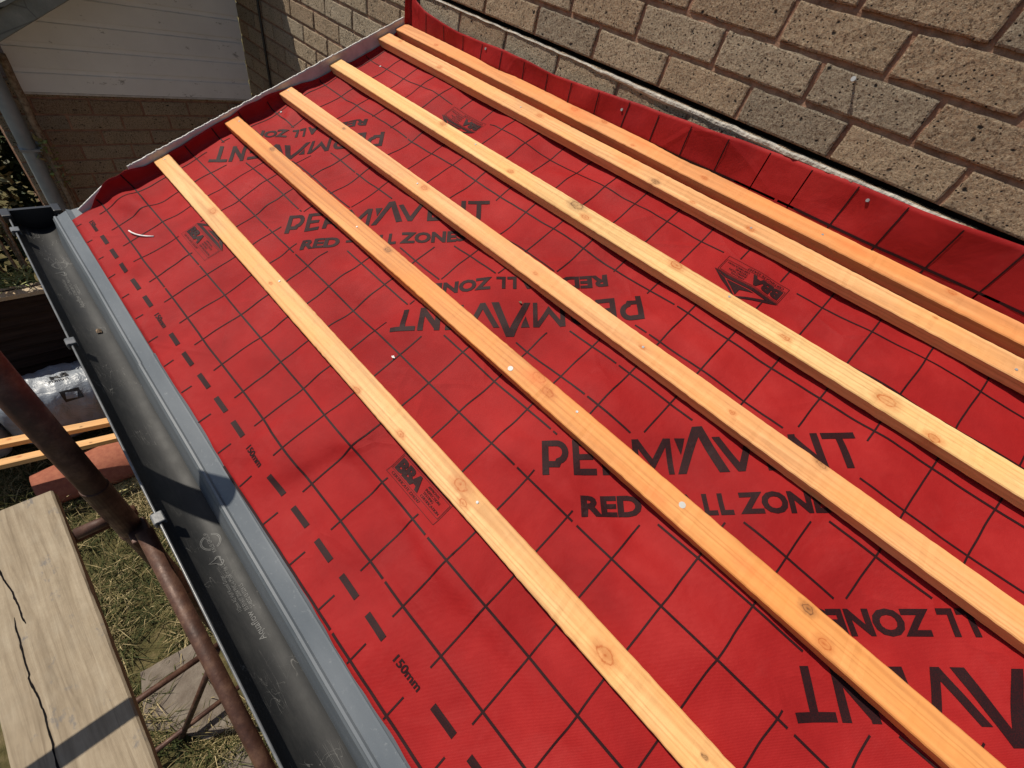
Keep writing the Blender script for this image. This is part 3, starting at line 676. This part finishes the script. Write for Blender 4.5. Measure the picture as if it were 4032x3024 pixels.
se2.box((gx0-.2, GY-GR-.14, GZ-.12), (gx0+.3, GY-GR+.08, GZ+.13)); se2.build('union_clip', M['black'], g, bevel=.003); se2 = MB(); se2.box((gx0-.2, GY+GR-.08, GZ-.12), (gx0+.3, GY+GR+.14, GZ+.15))
se2.build('union_clip', M['black'], g, bevel=.003)
def bracket(x):
    mb = MB()
    for (r0_, r1_) in ((GR+.03, GR+.08),):
        mb.grid(lambda s_, t: gp(x-.14+.28*s_, -.12+t*(pi*.95), GR+.045), 2, 24)
    b = mb.build('gutter_bracket', M['black'], g, smooth=True, recalc=False)
    s2 = b.modifiers.new('t', 'SOLIDIFY'); s2.thickness = .004; s2.offset = 0
    c = MB(); c.box((x-.13, GY-GR-.10, GZ-.10), (x+.13, GY-GR-.02, GZ+.06)); c.box((x-.13, GY-GR-.09, GZ+.03), (x+.13, GY-GR+.10, GZ+.075)); c.box((x-.10, GY-GR+.055, GZ-.10), (x+.10, GY-GR+.10, GZ+.04))
    c.build('clip', M['clip'], b, bevel=.002)
for x in (-2.55, 3.35, 9.35, 16.5, 22.5): bracket(x)
# moulded lettering on the gutter floor; reads towards -X with its top to the outer lip
ew = None
def gtext(s_, x0, ang, hgt, wdt, bold=0):
    vs, fs = txt_polys(s_, wdt, hgt, bold)
    ew.add(*cut_drop(vs, fs, lambda x, y: gp(x0-x, ang-y/GR, GR-.018), .12))
def gmark(base):
    gtext('Aquaflow', base, 1.66, .15, .62, .004); gtext('112mm AG Half Round Gutter', base-.72, 1.36, .07, .85); gtext('BS EN607 2004 PVC-u Made in the UK', base-.68, 1.54, .07, 1.15); gtext('21482G 031224 L5', base-.66, 1.72, .07, .55)
    gtext('KALSI GROUP', base-2.13, 1.53, .07, .50)
    for r_ in (.16, .185):
        for a0, a1 in ((20, 160), (200, 340)):
            vs, fs = stroke(arc(0, 0, r_, r_, a0, a1, 12), .012); ew.add(*cut_drop(vs, fs, lambda x, y: gp(base-2.38-x, 1.50-y/GR, GR-.018), .2))
    for vs, fs in (stroke([(0, 0), (.17, .0), (.1, .2), (0, 0), (.03, .01)], .014), stroke(arc(.04, .02, .06, .06, 100, 330, 8), .014), stroke(arc(.14, .03, .05, .05, 200, 440, 8), .014)):
        ew.add(*cut_drop(vs, fs, lambda x, y: gp(base-1.82-x, 1.50-y/GR, GR-.018), .3))
for b_ in (12.45, 1.2):
    ew = MB(); gmark(b_); ew.build('moulded_lettering', M['etch'], g, recalc=False)
mb = MB(); c_ = gp(2.45, 1.6, GR-.05); mb.add([c_+Vector(q) for q in ((-.08, -.05, 0), (.07, -.06, 0), (.09, .05, 0), (-.04, .07, 0), (0, 0, .09))], [(0, 3, 2, 1), (0, 1, 4), (1, 2, 4), (2, 3, 4), (3, 0, 4)])
mb.build('debris_crumb', M['soil'], label='small dark chip lying in the gutter', cat='debris')
# boards and walls carrying the roof (mostly out of sight)
dk = MB(); vs = []
for (v, nn) in ((-.6, -.45), (12.0, -.35), (12.0, -1.2), (-.6, -1.2)): vs.append((v, nn))
dk.add([RF(u, v, nn) for u in (-1.49, 26) for v, nn in vs], [(0, 1, 2, 3), (7, 6, 5, 4), (0, 4, 5, 1), (1, 5, 6, 2), (2, 6, 7, 3), (3, 7, 4, 0)])
dk.build('roof_deck', M['oldwood'], label='timber roof deck hidden beneath the red membrane', cat='roof deck')
fb = MB(); y = RF(0, -.9, 0).y; fb.box((-1.6, y+.02, -3.0), (26, y+.2, RF(0, -.9, -.2).z)); fb.build('fascia_board', M['gutter'], label='dark fascia board behind the gutter', cat='fascia board')
lw = MB(); lw.box((-1.4, -.2, -26), (26, .8, -1.2)); lw.box((-1.4, .8, -26), (-.4, 10.8, -1.2)); lw.build('extension_wall', M['mortar'], label='rendered wall of the extension below the gutter', cat='wall')

# ------------------------------------------------------------------ scaffold tower
GZ0 = -26.4
sc_ = empty('scaffold_tower', (6.2, -3.12, GZ0), label='red oxide steel scaffold tower standing beside the gutter', cat='scaffold')
XP, YP = 6.2, -3.12
t = MB(); t.tube([(XP, YP+.02, 5.6), (XP, YP, -5), (XP, YP-.02, -15), (XP, YP-.04, GZ0)], .26, 24); put(t.build('standard', M['rust'], smooth=True), sc_)
t = MB(); t.tube([(XP, -10.8, 3.4), (XP, -10.8, GZ0)], .26, 20); put(t.build('standard', M['rust'], smooth=True), sc_)
t = MB(); t.tube([(XP, YP, -3.2), (XP, YP, -5.6)], .285, 24); t.tube([(XP, YP, -5.55), (XP, YP, -5.75)], .30, 24); put(t.build('sleeve', M['rust'], bevel=.003), sc_)
t = MB(); t.tube([(XP, -6.6, -2.13), (XP, -10.8, -2.13)], .24, 20); put(t.build('guard_rail', M['rust'], smooth=True), sc_)
t = MB(); t.tube([(XP, YP, -4.72), (XP, -4.0, -4.69)], .15, 16); put(t.build('rung_stub', M['rust'], smooth=True), sc_)
for (z, y0) in ((-8.75, -3.2), (-17.28, -3.12), (-25.1, -3.12)):
    t = MB(); xx = 3.3 if z > -9 else XP; t.tube([(xx, y0-.0, z), (xx, -10.8, z)], .21 if z > -9 else .14, 16); put(t.build('rung', M['rust'], smooth=True), sc_)
t = MB(); t.tube([(3.3, -3.2, 2.5), (3.3, -3.2, 2.51)], .01, 4)
t = MB(); t.tube([(XP+.05, -3.6, -17.4), (XP+.05, -7.5, -26.3)], .15, 16); put(t.build('frame_diagonal', M['rust'], smooth=True), sc_)
t = MB(); t.tube([(6.75, -2.85, -5.1), (13.0, -3.07, -8.76), (21.8, -3.2, -13.9)], .20, 20); put(t.build('brace', M['rust'], smooth=True), sc_)
t = MB(); t.box((6.15, -3.2, -5.65), (6.85, -2.75, -5.3)); put(t.build('coupler', M['rust'], bevel=.003), sc_)
t = MB(); t.tube([(22, -3.2, 3), (22, -3.2, GZ0)], .24, 12); t.tube([(22, -10.8, 3), (22, -10.8, GZ0)], .24, 12); put(t.build('standard', M['rust'], smooth=True), sc_)
# scaffold board
bz = -8.0; by0, by1 = -7.05, -4.80; bx0, bx1 = 1.62, 24
pl = MB(); nxx = 180
def plf(s_, q):
    x = bx0+(bx1-bx0)*s_; e = .02*nz(x*.8, q)+.01*nz(x*3, q)
    return {0: (x, by0+e, bz-.38), 1: (x, by0+e, bz-.04), 2: (x, by0+.05+e, bz), 3: (x, by1-.05+e, bz), 4: (x, by1+e, bz-.05), 5: (x, by1+e, bz-.38)}[q]
vs = []
for i in range(nxx+1):
    for q in range(6):
        x, y, z = plf(i/nxx, q)
        if i == 0: x += .25*(y-by0)/(by1-by0)*0 + .04*nz(y*3, z) - (.0)
        vs.append((x, y, z))
fs = [(i*6+q, i*6+(q+1) % 6, (i+1)*6+(q+1) % 6, (i+1)*6+q) for i in range(nxx) for q in range(6)] + [tuple(range(6)), tuple(nxx*6+q for q in range(6))[::-1]]
pl.add(vs, fs)
plank = pl.build('scaffold_board', M['plank'], label='weathered timber scaffold board with a long dark crack across its face', cat='scaffold board')
ck = MB()
def crack(pts):
    run = []
    for (a, b), (c, d) in zip(pts, pts[1:]):
        n = 14
        for i in range(n): t_ = i/n; run.append((a+(c-a)*t_, b+(d-b)*t_+.03*nz(i*.12+a, a)+.006*nz(i*.9, a)))
    vs = []
    for i, (x, y) in enumerate(run):
        wd = .016*(1+.6*nz(i*.3, 5))*min(1, i/5, (len(run)-i)/5)+.003; vs += [(x, y-wd, bz+.006), (x, y+wd, bz+.006)]
    ck.add(vs, [(2*i, 2*i+2, 2*i+3, 2*i+1) for i in range(len(run)-1)])
crack([(3.0, -6.60), (3.83, -6.385), (4.76, -6.27), (5.4, -6.22), (5.9, -6.20)]); crack([(5.5, -6.36), (6.4, -6.39), (7.4, -6.388), (8.4, -6.33), (9.45, -6.326), (10.6, -6.36), (12.5, -6.3)])
ck.build('crack', M['dark'], plank, recalc=False)
for (x, yy) in ():
    mb = MB(); mb.tube([(x, yy, bz-.02), (x, yy, bz+.02)], .03, 12); mb.build('nail', M['steel'], plank)

# ------------------------------------------------------------------ garden
def zg(x, y): return GZ0 + .25*nz(x*.15, y*.15) + .08*nz(x*.8, y*.8)
gr = MB(); gr.grid(lambda a, b: (lambda x, y: (x, y, zg(x, y) if abs(x) < 60 else GZ0))(-60+100*a, -70+82*b), 160, 130)
gr.build('ground', M['ground'], smooth=True, recalc=False, kind='structure')
gl = MB(); gl.add([(-3000, -3000, GZ0-1.5), (3000, -3000, GZ0-1.5), (3000, 3000, GZ0-1.5), (-3000, 3000, GZ0-1.5)], [(0, 1, 2, 3)]); gl.build('ground', M['ground'], recalc=False, kind='structure')
def slab(pts, z, thick, label, name='paving_slab'):
    n = len(pts); P = []
    for i in range(n):
        a = Vector(pts[i]); b = Vector(pts[(i+1) % n])
        for k in range(6): q = a+(b-a)*k/6; P.append((q.x+.06*nz(q.x*2, q.y*2), q.y+.06*nz(q.y*2, q.x*2, 4)))
    N = len(P); cx = sum(p_[0] for p_ in P)/N; cy = sum(p_[1] for p_ in P)/N; mb = MB()
    vs = [(x, y, z-thick) for x, y in P] + [(x, y, z-.04) for x, y in P] + [(cx+(x-cx)*.97, cy+(y-cy)*.97, z) for x, y in P] + [(cx, cy, z+.02)]
    fs = [(i, (i+1) % N, N+(i+1) % N, N+i) for i in range(N)] + [(N+i, N+(i+1) % N, 2*N+(i+1) % N, 2*N+i) for i in range(N)] + [(2*N+i, 2*N+(i+1) % N, 3*N) for i in range(N)]
    mb.add(vs, fs); mb.build(name, M['stone'], label=label, cat='paving slab')
slab([(1.6, -7.9), (1.9, -5.3), (7.6, -5.1), (7.3, -6.4), (5.6, -7.7), (4.6, -8.6)], GZ0+.45, .8, 'large rough sandstone slab set in the grass below the scaffold board')
slab([(8.2, -6.6), (8.6, -4.6), (10.2, -4.4), (10.0, -6.2)], GZ0+.2, .5, 'small grey stone partly covered by grass near the large slab')
gs = MB(); rd = random.Random(11)
def onslab(x, y): return 1.7 < x < 7.3 and y > -8.3+.0*x and (y > -7.8+max(0, (x-4.5)*.5))
N_ = 0
while N_ < 26000:
    x = rd.uniform(-20, 16); y = rd.uniform(-11.5, -1.0)
    if x < 2 and rd.random() < .45: continue
    dens = nz(x*.35, y*.35, 6)
    if rd.random() > .55+dens: continue
    if onslab(x, y) and rd.random() < .975: continue
    N_ += 1
    L = rd.choice([.5, .8, 1.2, 1.8])*rd.uniform(.6, 1.2); a = rd.uniform(0, 2*pi); el = rd.uniform(.05, .5) if rd.random() < .75 else rd.uniform(.6, 1.2)
    dx, dy, dz = cos(a)*cos(el), sin(a)*cos(el), sin(el); wd = rd.uniform(.010, .026); px, py = -sin(a)*wd, cos(a)*wd
    z = zg(x, y)+rd.uniform(0, .25)+(.2 if onslab(x, y) else 0); cv = rd.uniform(-.3, .3)
    p0 = (x, y, z); p1 = (x+dx*L*.5+cv*py*8, y+dy*L*.5-cv*px*8, z+dz*L*.5+.05); p2 = (x+dx*L, y+dy*L, z+dz*L*.75)
    gs.add([(p0[0]-px, p0[1]-py, p0[2]), (p0[0]+px, p0[1]+py, p0[2]), (p1[0]-px, p1[1]-py, p1[2]), (p1[0]+px, p1[1]+py, p1[2]+.01), p2], [(0, 1, 3, 2), (2, 3, 4)], min(1, max(0, rd.gauss(.42+dens*.6, .27))))
k = NT('dry_grass', .75, spec=.2); mg = k.done(k.ramp(k.attr(), [(0, (.022, .032, .008)), (.4, (.065, .07, .022)), (.68, (.19, .15, .065)), (1, (.46, .37, .20))]))
gs.build('grass', mg, recalc=False, kind='stuff', label='dry straw-coloured grass with green tufts on the ground', cat='grass')

# fence
fe = empty('garden_fence', (-23, -9, GZ0), label='dark stained horizontal board fence with a pale top rail', cat='fence')
for k in range(12):
    mb = MB(); z0 = GZ0+.3+.88*k
    mb.grid(lambda s_, t: (-23+(.22 if t < .5 else -.02)+.03*nz(s_*9, k), -26+24.2*s_, z0+1.0*t+.03*nz(s_*20, k+t)), 40, 2); b = mb.build('board', M['fence'], recalc=False); put(b, fe)
    q = b.modifiers.new('t', 'SOLIDIFY'); q.thickness = .012
mb = MB(); mb.box((-23.5, -26, -15.75), (-22.4, -1.8, -15.45)); put(mb.build('top_rail', M['oldwood'], bevel=.003), fe)
for yy in (-3.0, -20.0):
    mb = MB(); mb.box((-23.2, yy, GZ0), (-22.5, yy+.7, -15.8)); put(mb.build('post', M['fence'], bevel=.003), fe)

# insulation packs
def pack(cx, cy, cz, lx, ly, lz, seed, label):
    mb = MB(); 
    def fn(s_, t):
        a = 2*pi*t; y = -1+2*s_; e = (1-abs(y)**5)**.35 if abs(y) < 1 else 0
        ca, sa = cos(a), sin(a); r = (abs(ca)**3.2+abs(sa)**3.2)**(-1/3.2)
        wr = 1+.07*nz(cos(a)*2, sin(a)*2, y*4+seed)+.035*nz(cos(a)*5, sin(a)*5, y*9+seed)
        return (cx+lx*ca*r*e*wr, cy+ly*y, cz+lz*sa*r*(e*.92+.08)*wr)
    mb.grid(fn, 60, 48); o = mb.build('insulation_pack', M['bag'], smooth=True, recalc=True, label=label, cat='insulation pack', group='white plastic wrapped insulation packs'); return fn, o
for (cy, seed, lab) in ((-5.6, 1, 'white plastic wrapped insulation pack on the grass in front of the fence'), (-12.6, 8, 'second white insulation pack further out, cut off by the left edge')):
    fn, o = pack(-19.2, cy, -22.9, 2.0, 3.5, 2.6, seed, lab); pm = MB()
    def onpack(x, y): s_ = .5+x*.14; t = .10+y*.05; P_ = Vector(fn(s_, t)); c_ = Vector((-19.2, P_.y, -22.9)); return P_+(P_-c_).normalized()*.05
    for vs, fs in ([(-.6, -.6), (.7, -.6), (.7, .6), (-.6, .6)], [(0, 1, 2, 3)]),: pm.add(*cut_drop([(x*.8+.6, y*.8+.3) for x, y in vs], fs, onpack, .15))
    pm.build('printed_emblem_field', M['bagink'], o, recalc=False)
    for vs, fs in [txt_polys('70mm', 1.1, .3, .02, -.2, 2.0), txt_polys('R2', 1.0, .55, .05, 0, 2.45)]:
        pm = MB(); pm.add(*cut_drop(vs, fs, onpack, .2)); pm.build('printed_lettering', M['bagink'], o, recalc=False)
    wm = MB(); wm.add(*cut_drop([(.25, .05), (.85, -.05), (1.0, .45), (.4, .6)], [(0, 1, 2, 3)], lambda x, y: onpack(x, y)+Vector((.01, 0, .02)), .15)); wm.build('printed_emblem', M['bag'], o, recalc=False)
# two loose timber lengths lying across the packs
for i, (xa, ya, xb, yb, z, lab) in enumerate(((-16.2, -12.5, -13.7, -2.6, -21.3, 'loose pale batten across the insulation packs, nearer the fence'), (-14.9, -12.5, -12.7, -2.9, -21.9, 'loose pale batten lying in front of the other loose one, part sunlit'))):
    mb = MB(); d = Vector((xb-xa, yb-ya, 0)); Ln = d.length; mb.box((0, -.28, -.2), (Ln, .28, .2))
    o = mb.build('loose_batten', m_wood('loose_softwood_%d' % i, (.62, .33, .12), (.78, .46, .20), [(4, .1, .05, 0), (7.5, -.1, .04, 1)], 20+i), bevel=.003, label=lab, cat='timber batten', group='loose battens on the ground')
    o.location = Vector((xa, ya, z))*S; o.rotation_euler = (0, 0, math.atan2(d.y, d.x))
# terracotta ridge tile and pale board beneath it
mb = MB()
mb.grid(lambda s_, t: (-14.2-.0*s_+1.9*cos(pi*t)*(-1)*(.75+.25*s_), -9.2+5.6*s_, GZ0+.5+1.55*sin(pi*t)*(.7+.3*s_)), 16, 16)
o = mb.build('ridge_tile', M['terra'], smooth=True, recalc=False, label='terracotta coloured half round tile lying on the grass below the gutter', cat='roof tile'); q = o.modifiers.new('t', 'SOLIDIFY'); q.thickness = .015
mb = MB(); mb.box((-12.3, -7.0, GZ0+.25), (-11.4, -3.2, GZ0+.42)); mb.build('pale_board', M['yel'], bevel=.003, label='thin yellowish board lying under the terracotta tile', cat='board')
# crumpled sack
mb = MB()
def sk(s_, t):
    a = 2*pi*s_; b = pi*(t-.5); r = 1+.22*nz(cos(a)*2, sin(a)*2, b*2)+.10*nz(cos(a)*6, sin(a)*6, b*5)
    return (-9.6+2.2*cos(a)*cos(b)*r, -11.6+2.6*sin(a)*cos(b)*r, GZ0+1.0+1.2*sin(b)*r)
mb.grid(sk, 60, 36); mb.build('rubble_sack', M['bag'], smooth=True, label='crumpled grey plastic sack on the ground at the left edge', cat='sack')

# shrubs beyond the fence
def shrub(cx, cy, cz, rad, n, size, pal, seed, label, name='garden_shrub', stems=6, grp=None):
    rd = random.Random(seed); st = MB()
    root = empty(name, (cx, cy, GZ0), label=label, cat='shrub', group=grp)
    for i in range(stems):
        a = rd.uniform(0, 2*pi); e = (cx+rad[0]*.7*cos(a), cy+rad[1]*.7*sin(a), cz+rad[2]*rd.uniform(.2, .9)); mid = ((cx+e[0])/2+rd.uniform(-.6, .6), (cy+e[1])/2+rd.uniform(-.6, .6), (GZ0+e[2])/2)
        st.tube([(cx, cy, GZ0), mid, e], .16, 6, r2=.05)
    put(st.build('stem', M['soil'], smooth=True), root)
    lf = MB()
    for i in range(10):
        a = rd.uniform(0, 2*pi); c = (cx+rad[0]*.6*rd.uniform(-1, 1), cy+rad[1]*.6*rd.uniform(-1, 1), cz+rad[2]*.6*rd.uniform(-1, 1)); leaves(lf, c, (rad[0]*.5, rad[1]*.5, rad[2]*.45), n//10, size, rd)
    put(lf.build('foliage', pal, recalc=False), root); return root
p1 = m_leaf('fresh_green_leaf', (.05, .09, .02), (.18, .26, .07)); p2 = m_leaf('dark_green_leaf', (.02, .035, .012), (.07, .10, .035)); p3 = m_leaf('olive_leaf', (.06, .06, .025), (.20, .19, .09))
shrub(-27, -4.2, -9.5, (3, 2.6, 5), 1100, .55, p3, 1, 'loose shrub with bare twigs just left of the downpipe')
rs = shrub(-26, -6.2, -13.0, (2, 2.2, 2.6), 900, .5, p1, 2, 'rose bush with a pink flower beyond the fence', 'rose_bush')
fl = MB(); rdd = random.Random(4); leaves(fl, (-24.4, -5.6, -11.6), (.45, .45, .4), 60, .5, rdd); put(fl.build('flower', m_leaf('pink_petal', (.55, .10, .14), (.75, .45, .45)), recalc=False), rs)
shrub(-33, -9, -13, (4, 7, 8), 2600, .9, p2, 5, 'dark evergreen bush filling the corner beyond the fence', stems=8)
shrub(-38, 0, -12, (4, 7, 9), 1800, 1.0, p2, 6, 'dark evergreen bush further back behind the downpipe', stems=8)
gb = MB(); rd = random.Random(6)
for i in range(150):
    x = -24.6+rd.uniform(-.6, .8); y = rd.uniform(-8.5, -2.6); a = rd.uniform(0, 2*pi); L = rd.uniform(1.5, 2.6); P_ = []
    for j in range(6):
        t_ = j/5; P_.append((x+cos(a)*L*.8*t_*t_, y+sin(a)*L*.8*t_*t_, -16.4+L*1.2*(t_-.55*t_*t_)))
    vs = []
    for j, q in enumerate(P_):
        wd = .09*(1-j/5.5); vs += [(q[0]-sin(a)*wd, q[1]+cos(a)*wd, q[2]), (q[0]+sin(a)*wd, q[1]-cos(a)*wd, q[2])]
    gb.add(vs, [(2*j, 2*j+2, 2*j+3, 2*j+1) for j in range(5)], rd.random())
gb.build('strap_leaf_plant', m_leaf('pale_strap_leaf', (.16, .22, .05), (.50, .52, .24)), recalc=False, label='clump of pale arching strap leaves above the fence rail', cat='plant')
